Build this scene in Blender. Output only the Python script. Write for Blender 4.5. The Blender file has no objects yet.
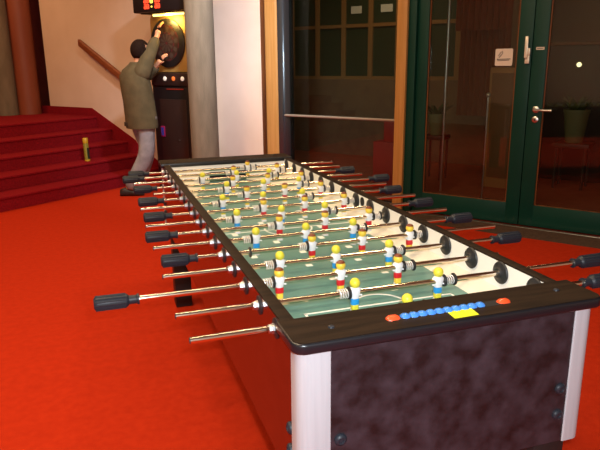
import bpy, bmesh, math, random
from mathutils import Vector, Matrix
random.seed(4)
SC = bpy.context.scene
COL = SC.collection
PI = math.pi
ZR = 0.83                       # height of the rods above the floor

# ------------------------------------------------------------------ materials
def mat(name, col, rough=0.6, metal=0.0, col2=None, nscale=20.0, detail=3.0, bump=0.0,
        stretch=(1, 1, 1), spec=0.5, lo=0.35, hi=0.65, coat=0.0, emit=None, estr=0.0, bscale=None):
    m = bpy.data.materials.new(name); m.use_nodes = True
    nt = m.node_tree; b = nt.nodes['Principled BSDF']
    b.inputs['Base Color'].default_value = (*col, 1)
    b.inputs['Roughness'].default_value = rough
    b.inputs['Metallic'].default_value = metal
    b.inputs['Specular IOR Level'].default_value = spec
    b.inputs['Coat Weight'].default_value = coat
    if emit:
        b.inputs['Emission Color'].default_value = (*emit, 1)
        b.inputs['Emission Strength'].default_value = estr
    if col2 or bump:
        tc = nt.nodes.new('ShaderNodeTexCoord'); mp = nt.nodes.new('ShaderNodeMapping')
        mp.inputs['Scale'].default_value = stretch
        nt.links.new(tc.outputs['Object'], mp.inputs['Vector'])
        n = nt.nodes.new('ShaderNodeTexNoise')
        n.inputs['Scale'].default_value = nscale; n.inputs['Detail'].default_value = detail
        nt.links.new(mp.outputs['Vector'], n.inputs['Vector'])
        if col2:
            r = nt.nodes.new('ShaderNodeValToRGB')
            r.color_ramp.elements[0].position = lo; r.color_ramp.elements[1].position = hi
            r.color_ramp.elements[0].color = (*col, 1); r.color_ramp.elements[1].color = (*col2, 1)
            nt.links.new(n.outputs['Fac'], r.inputs['Fac'])
            nt.links.new(r.outputs['Color'], b.inputs['Base Color'])
        if bump:
            src = n
            if bscale:
                src = nt.nodes.new('ShaderNodeTexNoise'); src.inputs['Scale'].default_value = bscale
                nt.links.new(mp.outputs['Vector'], src.inputs['Vector'])
            bp = nt.nodes.new('ShaderNodeBump'); bp.inputs['Strength'].default_value = bump
            bp.inputs['Distance'].default_value = 0.01
            nt.links.new(src.outputs['Fac'], bp.inputs['Height'])
            nt.links.new(bp.outputs['Normal'], b.inputs['Normal'])
    return m

def glass_mat(name, tint=(0.9, 0.95, 0.92), gloss=0.08):
    m = bpy.data.materials.new(name); m.use_nodes = True
    nt = m.node_tree
    for n in list(nt.nodes):
        if n.type == 'BSDF_PRINCIPLED': nt.nodes.remove(n)
    out = [n for n in nt.nodes if n.type == 'OUTPUT_MATERIAL'][0]
    t = nt.nodes.new('ShaderNodeBsdfTransparent'); t.inputs['Color'].default_value = (*tint, 1)
    g = nt.nodes.new('ShaderNodeBsdfGlossy'); g.inputs['Roughness'].default_value = 0.0
    mx = nt.nodes.new('ShaderNodeMixShader'); mx.inputs['Fac'].default_value = gloss
    nt.links.new(t.outputs[0], mx.inputs[1]); nt.links.new(g.outputs[0], mx.inputs[2])
    nt.links.new(mx.outputs[0], out.inputs['Surface'])
    return m

M = {}
M['carpet'] = mat('red_carpet', (0.41, 0.021, 0.0035), 0.95, col2=(0.46, 0.026, 0.0045), nscale=26, detail=8, bump=0.25, spec=0.1, bscale=260)
M['lobby_floor'] = mat('red_brown_lobby_floor', (0.20, 0.045, 0.018), 0.8, col2=(0.25, 0.06, 0.025), nscale=7)
M['stair_carpet'] = mat('stair_carpet', (0.18, 0.005, 0.010), 0.95, col2=(0.25, 0.007, 0.013), nscale=60, bump=0.3, spec=0.1)
M['wall'] = mat('cream_plaster', (0.68, 0.53, 0.41), 0.9, col2=(0.72, 0.57, 0.45), nscale=3, bump=0.05, bscale=120)
M['ceiling'] = mat('timber_ceiling', (0.16, 0.09, 0.045), 0.7, col2=(0.22, 0.13, 0.07), nscale=4, stretch=(1, 14, 1))
M['backwall'] = mat('dark_red_wall', (0.16, 0.03, 0.02), 0.9, col2=(0.2, 0.04, 0.025), nscale=4)
M['concrete'] = mat('board_marked_concrete', (0.145, 0.115, 0.075), 0.9, col2=(0.19, 0.15, 0.10), nscale=5, detail=8, stretch=(3, 3, 0.7), bump=0.3, bscale=40)
M['brown_column'] = mat('brown_red_paint', (0.20, 0.045, 0.018), 0.55, col2=(0.25, 0.06, 0.024), nscale=4, stretch=(1, 1, .3))
M['tan_wood'] = mat('tan_varnished_wood', (0.42, 0.21, 0.055), 0.3, col2=(0.50, 0.26, 0.08), nscale=6, stretch=(8, 8, .4))
M['jamb'] = mat('dark_varnished_jamb', (0.10, 0.035, 0.015), 0.12, col2=(0.16, 0.06, 0.02), nscale=4, stretch=(4, 4, .4))
M['dark_frame'] = mat('dark_steel_frame', (0.10, 0.125, 0.145), 0.17, metal=0.9)
M['green'] = mat('dark_green_paint', (0.002, 0.032, 0.021), 0.45, col2=(0.003, 0.038, 0.025), nscale=3, spec=0.2)
M['seal'] = mat('rubber_seal', (0.01, 0.012, 0.011), 0.7)
M['glass'] = glass_mat('window_glass', (0.80, 0.86, 0.82), 0.035)
M['steel'] = mat('brushed_steel', (0.62, 0.60, 0.56), 0.28, metal=1.0)
M['chrome'] = mat('chrome_rod', (0.80, 0.72, 0.60), 0.13, metal=1.0)
M['nut'] = mat('zinc_nut', (0.58, 0.60, 0.63), 0.36, metal=1.0)
M['spring'] = mat('bright_spring_steel', (0.86, 0.86, 0.88), 0.3, metal=0.35)
M['black_rubber'] = mat('black_rubber', (0.012, 0.013, 0.016), 0.5)
M['handle'] = mat('charcoal_handle_plastic', (0.018, 0.022, 0.031), 0.45, spec=0.3)
M['mahogany'] = mat('red_brown_laminate', (0.055, 0.006, 0.004), 0.22, col2=(0.085, 0.009, 0.006), nscale=4, stretch=(1, 1, 6), coat=0.3)
M['stone_laminate'] = mat('mottled_dark_laminate', (0.012, 0.007, 0.008), 0.42, col2=(0.046, 0.034, 0.043), nscale=20, detail=12, lo=0.34, hi=0.74, spec=0.35)
M['cap_wood'] = mat('dark_brown_veneer', (0.013, 0.007, 0.004), 0.60, col2=(0.024, 0.013, 0.007), spec=0.12, nscale=6, stretch=(1.2, 9, 1))
M['black_edge'] = mat('black_vinyl_edge', (0.008, 0.009, 0.012), 0.32)
M['black_leg'] = mat('black_painted_wood', (0.010, 0.010, 0.010), 0.5)
M['alu'] = mat('satin_aluminium', (0.43, 0.45, 0.48), 0.5, metal=0.08, col2=(0.47, 0.49, 0.52), nscale=6, stretch=(20, 20, .6))
M['white_board'] = mat('white_laminate', (0.86, 0.85, 0.81), 0.5)
M['ramp'] = mat('cream_ramp', (0.74, 0.70, 0.60), 0.5)
M['field'] = mat('green_grey_field', (0.095, 0.230, 0.215), 0.33, col2=(0.115, 0.26, 0.24), nscale=14, detail=6)
M['line'] = mat('white_line_paint', (0.80, 0.82, 0.80), 0.5)
M['hole'] = mat('dark_hole', (0.006, 0.006, 0.006), 0.8)
M['f_white'] = mat('figure_white', (0.84, 0.84, 0.86), 0.35)
M['f_yellow'] = mat('figure_yellow', (0.86, 0.62, 0.06), 0.35)
M['f_lemon'] = mat('figure_lemon', (0.72, 0.66, 0.05), 0.4)
M['f_red'] = mat('figure_red', (0.62, 0.012, 0.02), 0.35)
M['f_blue'] = mat('figure_blue', (0.02, 0.30, 0.70), 0.35)
M['f_hair'] = mat('figure_brown_hair', (0.17, 0.035, 0.012), 0.45)
M['bead_blue'] = mat('blue_bead', (0.06, 0.24, 0.72), 0.3)
M['bead_red'] = mat('orange_red_bead', (0.80, 0.09, 0.025), 0.3)
M['note'] = mat('fluorescent_yellow_paper', (0.70, 0.76, 0.01), 0.7)
M['machine'] = mat('black_cabinet', (0.010, 0.007, 0.007), 0.4)
M['panel_dark'] = mat('dark_brown_panel', (0.022, 0.010, 0.008), 0.4, col2=(0.03, 0.013, 0.01), nscale=4)
M['gold_plate'] = mat('tan_gold_plate', (0.36, 0.20, 0.05), 0.55, col2=(0.42, 0.24, 0.06), nscale=6)
M['board_black'] = mat('black_board_plastic', (0.012, 0.010, 0.010), 0.45)
M['board_red'] = mat('dark_red_segments', (0.06, 0.010, 0.012), 0.5)
M['board_cream'] = mat('dark_tan_segments', (0.045, 0.03, 0.026), 0.5)
M['led_red'] = mat('red_led', (0.3, 0.01, 0.005), 0.5, emit=(1.0, 0.06, 0.02), estr=2.0)
M['led_gold'] = mat('yellow_led', (0.3, 0.2, 0.02), 0.5, emit=(1.0, 0.75, 0.1), estr=2.0)
M['led_dim'] = mat('dim_red_legend', (0.1, 0.01, 0.005), 0.5, emit=(1.0, 0.05, 0.02), estr=0.12)
M['btn_white'] = mat('white_button', (0.7, 0.66, 0.6), 0.4, emit=(1.0, 0.85, 0.7), estr=0.35)
M['btn_orange'] = mat('orange_button', (0.7, 0.15, 0.03), 0.4, emit=(1.0, 0.25, 0.05), estr=0.35)
M['coin_frame'] = mat('magenta_coin_frame', (0.25, 0.01, 0.05), 0.4, emit=(0.8, 0.02, 0.2), estr=0.05)
M['coin_blue'] = mat('blue_coin_window', (0.03, 0.03, 0.2), 0.4, emit=(0.1, 0.1, 0.8), estr=0.05)
M['strip_light'] = mat('warm_tube', (1, 0.8, 0.4), 0.5, emit=(1.0, 0.66, 0.16), estr=4.0)
M['jacket'] = mat('olive_cloth', (0.075, 0.058, 0.024), 0.9, col2=(0.10, 0.076, 0.033), nscale=12, bump=0.4, bscale=14)
M['dull_metal'] = mat('dull_beige_rail', (0.30, 0.24, 0.18), 0.5, metal=0.2)
M['jacket_dark'] = mat('olive_dark_trim', (0.03, 0.022, 0.012), 0.9)
M['jeans'] = mat('grey_blue_denim', (0.20, 0.19, 0.20), 0.9, col2=(0.30, 0.29, 0.30), nscale=9, bump=0.4, bscale=18)
M['shoe'] = mat('dark_leather', (0.02, 0.014, 0.012), 0.5)
M['skin'] = mat('skin', (0.56, 0.27, 0.15), 0.55)
M['hair'] = mat('dark_brown_hair', (0.012, 0.006, 0.004), 0.8, col2=(0.018, 0.009, 0.006), spec=0.1, nscale=60, bump=0.4)
M['eye'] = mat('eye_dark', (0.02, 0.015, 0.01), 0.2)
M['lip'] = mat('lip', (0.42, 0.13, 0.10), 0.5)
M['can_yellow'] = mat('yellow_plastic', (0.55, 0.36, 0.02), 0.4)
M['can_body'] = mat('yellow_green_label', (0.26, 0.24, 0.03), 0.4)
M['can_dark'] = mat('dark_label', (0.02, 0.03, 0.02), 0.4)
M['rail_wood'] = mat('red_brown_handrail', (0.19, 0.05, 0.016), 0.4, col2=(0.25, 0.07, 0.022), nscale=8, stretch=(1, 1, 5))
M['sign'] = mat('white_sticker', (0.62, 0.52, 0.42), 0.6)
M['ink'] = mat('grey_ink', (0.10, 0.09, 0.08), 0.6)
M['cream_metal'] = mat('cream_metal', (0.75, 0.68, 0.55), 0.3, metal=0.3)
M['mat_brown'] = mat('brown_entrance_mat', (0.055, 0.026, 0.014), 0.9, col2=(0.08, 0.04, 0.02), nscale=40, stretch=(1, 1, 1), bump=0.3)
M['screen_wood'] = mat('timber_screen', (0.30, 0.15, 0.05), 0.6)
M['screen_panel'] = mat('dark_green_panel', (0.030, 0.050, 0.024), 0.4)
M['dado'] = mat('dark_brown_dado', (0.16, 0.085, 0.045), 0.8, col2=(0.20, 0.11, 0.055), nscale=6)
M['curtain'] = mat('red_brown_curtain', (0.24, 0.06, 0.022), 0.9)
M['far_wall'] = mat('brown_far_wall', (0.30, 0.17, 0.08), 0.9)
M['box_brown'] = mat('tan_crate_wood', (0.34, 0.15, 0.05), 0.6)
M['box_panel'] = mat('brown_inset_panel', (0.18, 0.07, 0.025), 0.6)
M['pedestal'] = mat('dark_red_pedestal', (0.26, 0.02, 0.016), 0.6)
M['pot'] = mat('green_grey_pot', (0.16, 0.15, 0.07), 0.6)
M['leaf'] = mat('dark_leaf', (0.04, 0.07, 0.015), 0.5)
M['paper'] = mat('pale_paper', (0.75, 0.72, 0.68), 0.8)
M['globe'] = mat('flash_glint_glow', (1, .9, .6), 0.4, emit=(1.0, 0.80, 0.42), estr=2.5)  # glow put in for the flash reflected in the lobby
M['counter'] = mat('dark_counter', (0.035, 0.018, 0.012), 0.5)

# ------------------------------------------------------------------ mesh helpers
def UV(u, v, z):                # building axes: u along the glazed wall, v out through it
    return Vector((-0.6 * u + 0.8 * v, 0.8 * u + 0.6 * v, z))
def T(x, y, z):                 # table axes, z measured from the rods
    return Vector((x, y, z + ZR))

class MB:
    def __init__(s): s.bm = bmesh.new(); s.mats = []
    def mi(s, m):
        if m is None: return 0
        if m not in s.mats: s.mats.append(m)
        return s.mats.index(m)
    def _add(s, tmp, m):
        i = s.mi(m)
        bmesh.ops.recalc_face_normals(tmp, faces=tmp.faces)
        for f in tmp.faces: f.material_index = i
        me = bpy.data.meshes.new('tmp'); tmp.to_mesh(me); tmp.free()
        s.bm.from_mesh(me); bpy.data.meshes.remove(me)
    def box(s, lo, hi, m=None, fn=None, bev=0.0, seg=2):
        t = bmesh.new()
        vs = [t.verts.new((x, y, z)) for x in (lo[0], hi[0]) for y in (lo[1], hi[1]) for z in (lo[2], hi[2])]
        for f in ((0,1,3,2),(4,6,7,5),(0,4,5,1),(2,3,7,6),(0,2,6,4),(1,5,7,3)):
            t.faces.new([vs[i] for i in f])
        bmesh.ops.recalc_face_normals(t, faces=t.faces)
        if bev: bmesh.ops.bevel(t, geom=t.edges[:], offset=bev, segments=seg, affect='EDGES', profile=0.5)
        if fn:
            for v in t.verts: v.co = fn(*v.co)
        s._add(t, m); return s
    def prism(s, pts, z0, z1, m=None, fn=None, bev=0.0, seg=2):     # polygon extruded along z
        t = bmesh.new()
        a = [t.verts.new((x, y, z0)) for x, y in pts]; b = [t.verts.new((x, y, z1)) for x, y in pts]
        n = len(pts)
        t.faces.new(a[::-1]); t.faces.new(b)
        for i in range(n): t.faces.new((a[i], a[(i+1) % n], b[(i+1) % n], b[i]))
        bmesh.ops.recalc_face_normals(t, faces=t.faces)
        if bev:
            es = [e for e in t.edges if abs(e.verts[0].co.z - e.verts[1].co.z) < 1e-6]
            bmesh.ops.bevel(t, geom=es, offset=bev, segments=seg, affect='EDGES', profile=0.5)
        if fn:
            for v in t.verts: v.co = fn(*v.co)
        s._add(t, m); return s
    def lathe(s, prof, p0, axis, m=None, seg=20):                   # prof: (distance along axis, radius)
        t = bmesh.new(); ax = Vector(axis).normalized()
        q = ax.to_track_quat('Z', 'Y').to_matrix(); p0 = Vector(p0); rings = []
        for h, r in prof:
            if r < 1e-6: rings.append([t.verts.new(p0 + ax * h)])
            else: rings.append([t.verts.new(p0 + q @ Vector((r*math.cos(2*PI*k/seg), r*math.sin(2*PI*k/seg), h))) for k in range(seg)])
        for a, b in zip(rings, rings[1:]):
            for k in range(seg):
                k2 = (k+1) % seg
                if len(a) == 1 and len(b) == 1: continue
                if len(a) == 1: t.faces.new((a[0], b[k], b[k2]))
                elif len(b) == 1: t.faces.new((a[k], b[0], a[k2]))
                else: t.faces.new((a[k], a[k2], b[k2], b[k]))
        if len(rings[0]) > 1: t.faces.new(rings[0][::-1])
        if len(rings[-1]) > 1: t.faces.new(rings[-1])
        s._add(t, m); return s
    def cyl(s, p0, p1, r, m=None, seg=20, r1=None):
        p0 = Vector(p0); p1 = Vector(p1); d = p1 - p0
        return s.lathe([(0, r), (d.length, r if r1 is None else r1)], p0, d, m, seg)
    def ball(s, c, r, m=None, seg=16, sc=(1, 1, 1), rot=None):
        t = bmesh.new(); bmesh.ops.create_uvsphere(t, u_segments=seg, v_segments=max(6, seg//2+2), radius=r)
        mt = Matrix.Diagonal((*sc, 1))
        if rot is not None: mt = rot.to_4x4() @ mt
        for v in t.verts: v.co = mt @ v.co + Vector(c)
        s._add(t, m); return s
    def tube(s, path, r, m=None, seg=8, radii=None):
        t = bmesh.new(); path = [Vector(p) for p in path]; rings = []; up = None
        for i, p in enumerate(path):
            d = (path[min(i+1, len(path)-1)] - path[max(i-1, 0)]).normalized()
            if up is None:
                up = d.orthogonal().normalized()
            up = (up - d * up.dot(d)).normalized(); w = d.cross(up)
            rr = radii[i] if radii else r
            rings.append([t.verts.new(p + (up*math.cos(2*PI*k/seg) + w*math.sin(2*PI*k/seg))*rr) for k in range(seg)])
        for a, b in zip(rings, rings[1:]):
            for k in range(seg): t.faces.new((a[k], a[(k+1) % seg], b[(k+1) % seg], b[k]))
        t.faces.new(rings[0][::-1]); t.faces.new(rings[-1])
        s._add(t, m); return s
    def loft(s, rings, m=None, caps=True):
        t = bmesh.new(); R = [[t.verts.new(p) for p in r] for r in rings]; n = len(R[0])
        for a, b in zip(R, R[1:]):
            for k in range(n): t.faces.new((a[k], a[(k+1) % n], b[(k+1) % n], b[k]))
        if caps: t.faces.new(R[0][::-1]); t.faces.new(R[-1])
        s._add(t, m); return s
    def add_mesh(s, me, m):
        t = bmesh.new(); t.from_mesh(me); s._add(t, m); return s
    def build(s, name, m=None, parent=None, smooth=40, label=None):
        me = bpy.data.meshes.new(name)
        base = Vector((0, 0, 0)); p = parent
        while p is not None: base += Vector(p.location); p = p.parent
        for v in s.bm.verts: v.co -= base
        s.bm.to_mesh(me); s.bm.free()
        for k in (s.mats if s.mats and s.mats != [None] else [m]):
            me.materials.append(M[k])
        if smooth:
            for f in me.polygons: f.use_smooth = True
            me.set_sharp_from_angle(angle=math.radians(smooth))
        o = bpy.data.objects.new(name, me); COL.objects.link(o); o.parent = parent
        if label: o['label'] = label
        return o

def thing(name, label, cat, loc, group=None):
    o = bpy.data.objects.new(name, None); COL.objects.link(o); o.location = loc
    o.empty_display_size = 0.1
    o['label'] = label; o['category'] = cat
    if group: o['group'] = group
    return o
def tag(o, label, cat, group=None):
    o['label'] = label; o['category'] = cat
    if group: o['group'] = group
    return o
def struct(o):
    o['kind'] = 'structure'; return o
def copy_child(o, parent, loc):
    c = o.copy(); COL.objects.link(c); c.parent = parent; c.location = loc
    return c
def rounded(x0, y0, x1, y1, rad, seg=6):        # rad: four corner radii (x0y0, x1y0, x1y1, x0y1)
    out = []
    for (cx, cy, sx, sy, a0), r in zip(((x0,y0,1,1,PI), (x1,y0,-1,1,1.5*PI), (x1,y1,-1,-1,0), (x0,y1,1,-1,.5*PI)), rad):
        if r <= 0: out.append((cx, cy)); continue
        for k in range(seg+1):
            a = a0 + k*PI/2/seg
            out.append((cx + sx*r + r*math.cos(a), cy + sy*r + r*math.sin(a)))
    return out

# ------------------------------------------------------------------ the room
H = 3.5
# floor: red carpet inside, running on under the glazing into the lobby
f = MB(); f.box((-4.2, -4.2, -0.12), (9.5, 4.44, 0.0), None, UV)
struct(f.build('floor', 'carpet', smooth=0))
f = MB(); f.box((-4.2, 4.44, -0.12), (9.5, 10.2, 0.0), None, UV)
struct(f.build('floor_lobby', 'lobby_floor', smooth=0))
f = MB(); f.box((-4.2, -4.2, H), (9.6, 10.2, H + .12), None, UV)
struct(f.build('ceiling', 'ceiling', smooth=0))
struct(MB().box((3.44, 4.35, 0), (7.36, 4.47, H), None, UV).build('wall_left', 'wall', smooth=0))
struct(MB().box((9.5, -4.2, 0), (9.62, 10.2, H), None, UV).build('wall_stairhead', 'backwall', smooth=0))
struct(MB().box((-4.2, -4.32, 0), (9.62, -4.2, H), None, UV).build('wall_rear', 'wall', smooth=0))
struct(MB().box((-4.32, -4.2, 0), (-4.2, 10.2, H), None, UV).build('wall_right', 'wall', smooth=0))
struct(MB().box((-4.2, 10.2, 0), (9.62, 10.32, H), None, UV).build('wall_lobby', 'far_wall', smooth=0))
struct(MB().box((7.36, 4.9, 0), (9.5, 5.02, H), None, UV).build('wall_landing', 'backwall', smooth=0))
# timber lining on the end of the cream wall
struct(MB().box((3.425, 4.35, 0), (3.44, 4.47, H), None, UV, bev=.003).build('trim_1', 'jamb'))
# tan bullnose post, dark rounded steel profile, second tan post
struct(MB().box((3.235, 4.37, 0), (3.42, 4.53, H), None, UV, bev=.045, seg=5).build('trim_2', 'tan_wood'))
pts = []
for k in range(13):
    f_ = k/12; pts.append((3.234 - .104*f_ - .010*math.sin(PI*f_), 4.375 + .085*f_ - .012*math.sin(PI*f_)))
struct(MB().prism(pts + [(3.13, 4.52), (3.234, 4.52)], 0, H, None, UV).build('trim_3', 'dark_frame', smooth=50))
struct(MB().box((1.735, 4.35, 0), (1.835, 4.53, H), None, UV, bev=.004).build('trim_4', 'tan_wood'))

# fixed window beside the door
w = thing('window_1', 'large fixed window pane with a guard rail, left of the green door', 'window', UV(2.5, 4.46, 0)); w['kind'] = 'structure'
MB().box((1.836, 4.455, 0.06), (3.129, 4.467, H), None, UV).build('pane', 'glass', w, smooth=0)
MB().box((1.836, 4.43, 0.0), (3.129, 4.49, 0.06), None, UV, bev=.004).build('window_sill', 'dark_frame', w)
MB().cyl(UV(1.836, 4.415, .88), UV(3.235, 4.415, .88), .014, None, 14).build('guard_rail', 'dull_metal', w)

# green double door
d = thing('door_1', 'dark green glazed double door', 'door', UV(0.6, 4.45, 0)); d['kind'] = 'structure'
b = MB()
b.box((1.655, 4.38, 0), (1.733, 4.52, 2.62), None, UV, bev=.004)
b.box((-0.72, 4.38, 0), (-0.62, 4.52, 2.62), None, UV, bev=.004)
b.box((-0.62, 4.38, 2.52), (1.655, 4.52, 2.62), None, UV, bev=.004)
b.build('door_frame', 'green', d)
def leaf(u0, u1, s0, s1, nm):
    b = MB()
    b.box((u0, 4.41, .012), (u0 + s0, 4.475, 2.515), None, UV, bev=.004)
    b.box((u1 - s1, 4.41, .012), (u1, 4.475, 2.515), None, UV, bev=.004)
    b.box((u0 + s0 - .005, 4.412, .012), (u1 - s1 + .005, 4.473, .20), None, UV, bev=.004)
    b.box((u0 + s0 - .005, 4.412, 2.40), (u1 - s1 + .005, 4.473, 2.515), None, UV, bev=.004)
    o = b.build('door_leaf', 'green', d)
    MB().box((u0 + s0 - .008, 4.44, .192), (u1 - s1 + .008, 4.45, 2.408), None, UV).build('pane', 'glass', o, smooth=0)
    g = MB()
    e = .012
    for (a, c, z0, z1) in ((u0+s0, u0+s0+e, .2, 2.4), (u1-s1-e, u1-s1, .2, 2.4), (u0+s0+e, u1-s1-e, .2, .2+e*.6), (u0+s0+e, u1-s1-e, 2.4-e, 2.4)):
        g.box((a, 4.425, z0), (c, 4.438, z1), None, UV)
    g.build('glazing_bead', 'jamb', o, smooth=0)
    return o
left_leaf = leaf(0.622, 1.65, .118, .105, 'l')
right_leaf = leaf(-0.615, 0.616, .115, .118, 'r')
# lever and key rose on the right leaf, bolt handle on the left leaf
b = MB(); b.lathe([(0, .027), (.008, .027), (.011, .022)], UV(.547, 4.41, 1.028), UV(0, -1, 0), None, 20)
b.cyl(UV(.547, 4.405, 1.028), UV(.547, 4.355, 1.028), .009, None, 12)
b.tube([UV(.547, 4.358, 1.028), UV(.52, 4.352, 1.028), UV(.47, 4.352, 1.027), UV(.412, 4.356, 1.027)], .0095, None, 10)
b.build('door_lever', 'steel', right_leaf)
b = MB(); b.lathe([(0, .027), (.007, .027), (.01, .021)], UV(.547, 4.41, .945), UV(0, -1, 0), 'steel', 20)
b.box((.5435, 4.396, .935), (.5505, 4.3995, .955), 'hole', UV)
b.build('key_rose', 'steel', right_leaf)
b = MB(); b.box((.632, 4.385, 1.405), (.668, 4.41, 1.475), None, UV, bev=.004)
b.box((.645, 4.365, 1.45), (.672, 4.385, 1.625), None, UV, bev=.006)
b.box((.628, 4.375, 1.475), (.648, 4.40, 1.53), None, UV, bev=.004)
b.build('bolt_handle', 'cream_metal', left_leaf)
b = MB(); b.box((.522, 4.4085, 1.515), (.588, 4.4105, 1.537), 'sign', UV)
b.box((.530, 4.4078, 1.523), (.580, 4.4087, 1.529), 'ink', UV)
b.build('name_label', 'sign', right_leaf, smooth=0, label='small white label strip')
b = MB(); b.prism(rounded(.783, 1.388, .932, 1.53, [.012]*4), 4.4355, 4.439, 'sign', lambda x, y, z: UV(x, z, y))
for pts in ([(.905, 1.47), (.885, 1.50), (.872, 1.508), (.868, 1.495), (.88, 1.478), (.90, 1.455)],
            [(.915, 1.442), (.80, 1.446)], [(.912, 1.448), (.905, 1.43), (.88, 1.432), (.81, 1.436)]):
    b.tube([UV(x, 4.4352, y) for x, y in pts], .0035, 'ink', 6)
b.build('door_sticker', 'sign', left_leaf, label='square pale sticker with a grey scribbled emblem')

# threshold and entrance mat
b = MB(); b.box((-2.2, 4.335, 0), (1.6, 4.375, .012), None, UV, bev=.003)
struct(b.build('trim_5', 'steel'))
b = MB(); b.box((-2.2, 4.045, 0), (1.55, 4.333, .007), None, UV)
for k in range(9): b.box((-2.2, 4.055 + k*.031, .007), (1.55, 4.07 + k*.031, .012), None, UV)
tag(b.build('entrance_mat', 'mat_brown', smooth=0), 'long ribbed brown entrance mat along the foot of the green door', 'mat')

# staircase
st = thing('carpeted_staircase', 'wide red carpeted staircase of five steps by the cream wall', 'stairs', UV(5.5, 1.5, 0))
for k in range(5):
    u0 = 5.09 + .3*k; z1 = .15*(k+1)
    b = MB(); u1 = u0 + .3 if k < 4 else 9.49
    prof = [(u0 + .012, 0.0 if k == 0 else z1 - .15), (u0 + .012, z1 - .03), (u0, z1 - .022), (u0, z1 - .006), (u0 + .006, z1), (u1 + (.012 if k < 4 else 0), z1), (u1 + (.012 if k < 4 else 0), 0.0 if k == 0 else z1 - .15)]
    b.prism(prof, -1.5, 4.33 if k < 4 else 4.33, None, lambda x, y, z: UV(x, z, y))
    b.build('step' if k < 4 else 'landing', 'stair_carpet', st, smooth=20)
b = MB(); b.box((5.39, -1.5, 0), (9.49, 4.33, .15), None, UV); b.box((5.7, -1.5, .15), (9.49, 4.33, .30), None, UV)
b.box((6.0, -1.5, .30), (9.49, 4.33, .45), None, UV); b.box((6.3, -1.5, .45), (9.49, 4.33, .60), None, UV)
b.build('stair_base', 'stair_carpet', st, smooth=0)
b = MB(); b.prism([(5.09, 0), (5.56, 0.0), (9.4, 0), (9.4, .86), (6.40, .86), (5.56, .475), (5.50, .40), (5.09, .20)], 4.331, 4.348, None, lambda x, y, z: UV(x, z, y))
b.build('stringer', 'stair_carpet', st, smooth=0)

# handrail on the cream wall
hr = thing('wall_handrail', 'sloping red-brown timber handrail fixed to the cream wall', 'handrail', UV(6.0, 4.33, 1.4))
def sl(x, y, z): return UV(x, y, 1.72 - .56*(6.43 - x) + z)
MB().box((4.9, 4.245, -.05), (6.44, 4.30, .04), None, sl, bev=.012, seg=3).build('rail', 'rail_wood', hr)
for u in (5.2, 5.95):
    MB().tube([sl(u, 4.272, -.045), sl(u, 4.28, -.09), sl(u, 4.349, -.09)], .008, None, 8).build('bracket', 'steel', hr)

# columns
b = MB(); b.cyl(UV(3.63, 3.62, 0), UV(3.63, 3.62, H - .001), .142, None, 40)
tag(b.build('concrete_column', 'concrete'), 'round grey concrete column beside the dart machine', 'column')
b = MB(); b.cyl(UV(7.66, 3.86, .751), UV(7.66, 3.86, H - .001), .15, None, 40)
tag(b.build('concrete_column', 'concrete'), 'round grey concrete column on the stair landing at the far left', 'column')
b = MB(); b.cyl(UV(7.56, 4.14, .751), UV(7.56, 4.14, H - .001), .16, None, 40)
tag(b.build('painted_column', 'brown_column'), 'round red-brown column where the cream wall ends on the landing', 'column')

# drink bottle on the second step
cb = thing('spray_can', 'tall yellow-capped can standing on the second step of the stairs', 'can', UV(5.545, 3.57, .30))
p0 = UV(5.545, 3.57, .301)
b = MB(); b.lathe([(0, .026), (.004, .03), (.02, .031), (.205, .031), (.215, .029)], p0, (-.02, 0, 1), 'can_body', 24)
b.lathe([(0.0, .0312), (.018, .0316), (.019, .0305)], p0, (-.02, 0, 1), 'can_yellow', 24)
b.build('body', 'can_body', cb)
b = MB(); 
n = 10; rg = []
for zz in (.03, .16):
    rg.append([p0 + Vector((-.02*zz, 0, zz)) + Vector((.0322*math.cos(a), .0322*math.sin(a), 0)) for a in [(-1.35 + 1.9*k/(n-1)) for k in range(n)]] +
              [p0 + Vector((-.02*zz, 0, zz)) + Vector((.0312*math.cos(a), .0312*math.sin(a), 0)) for a in [(.55 - 1.9*k/(n-1)) for k in range(n)]])
b.loft(rg); b.build('label_band', 'can_dark', cb)
b = MB(); b.lathe([(.215, .030), (.22, .032), (.272, .031), (.278, .026)], p0, (-.02, 0, 1), None, 24)
b.build('cap', 'can_yellow', cb)

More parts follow.
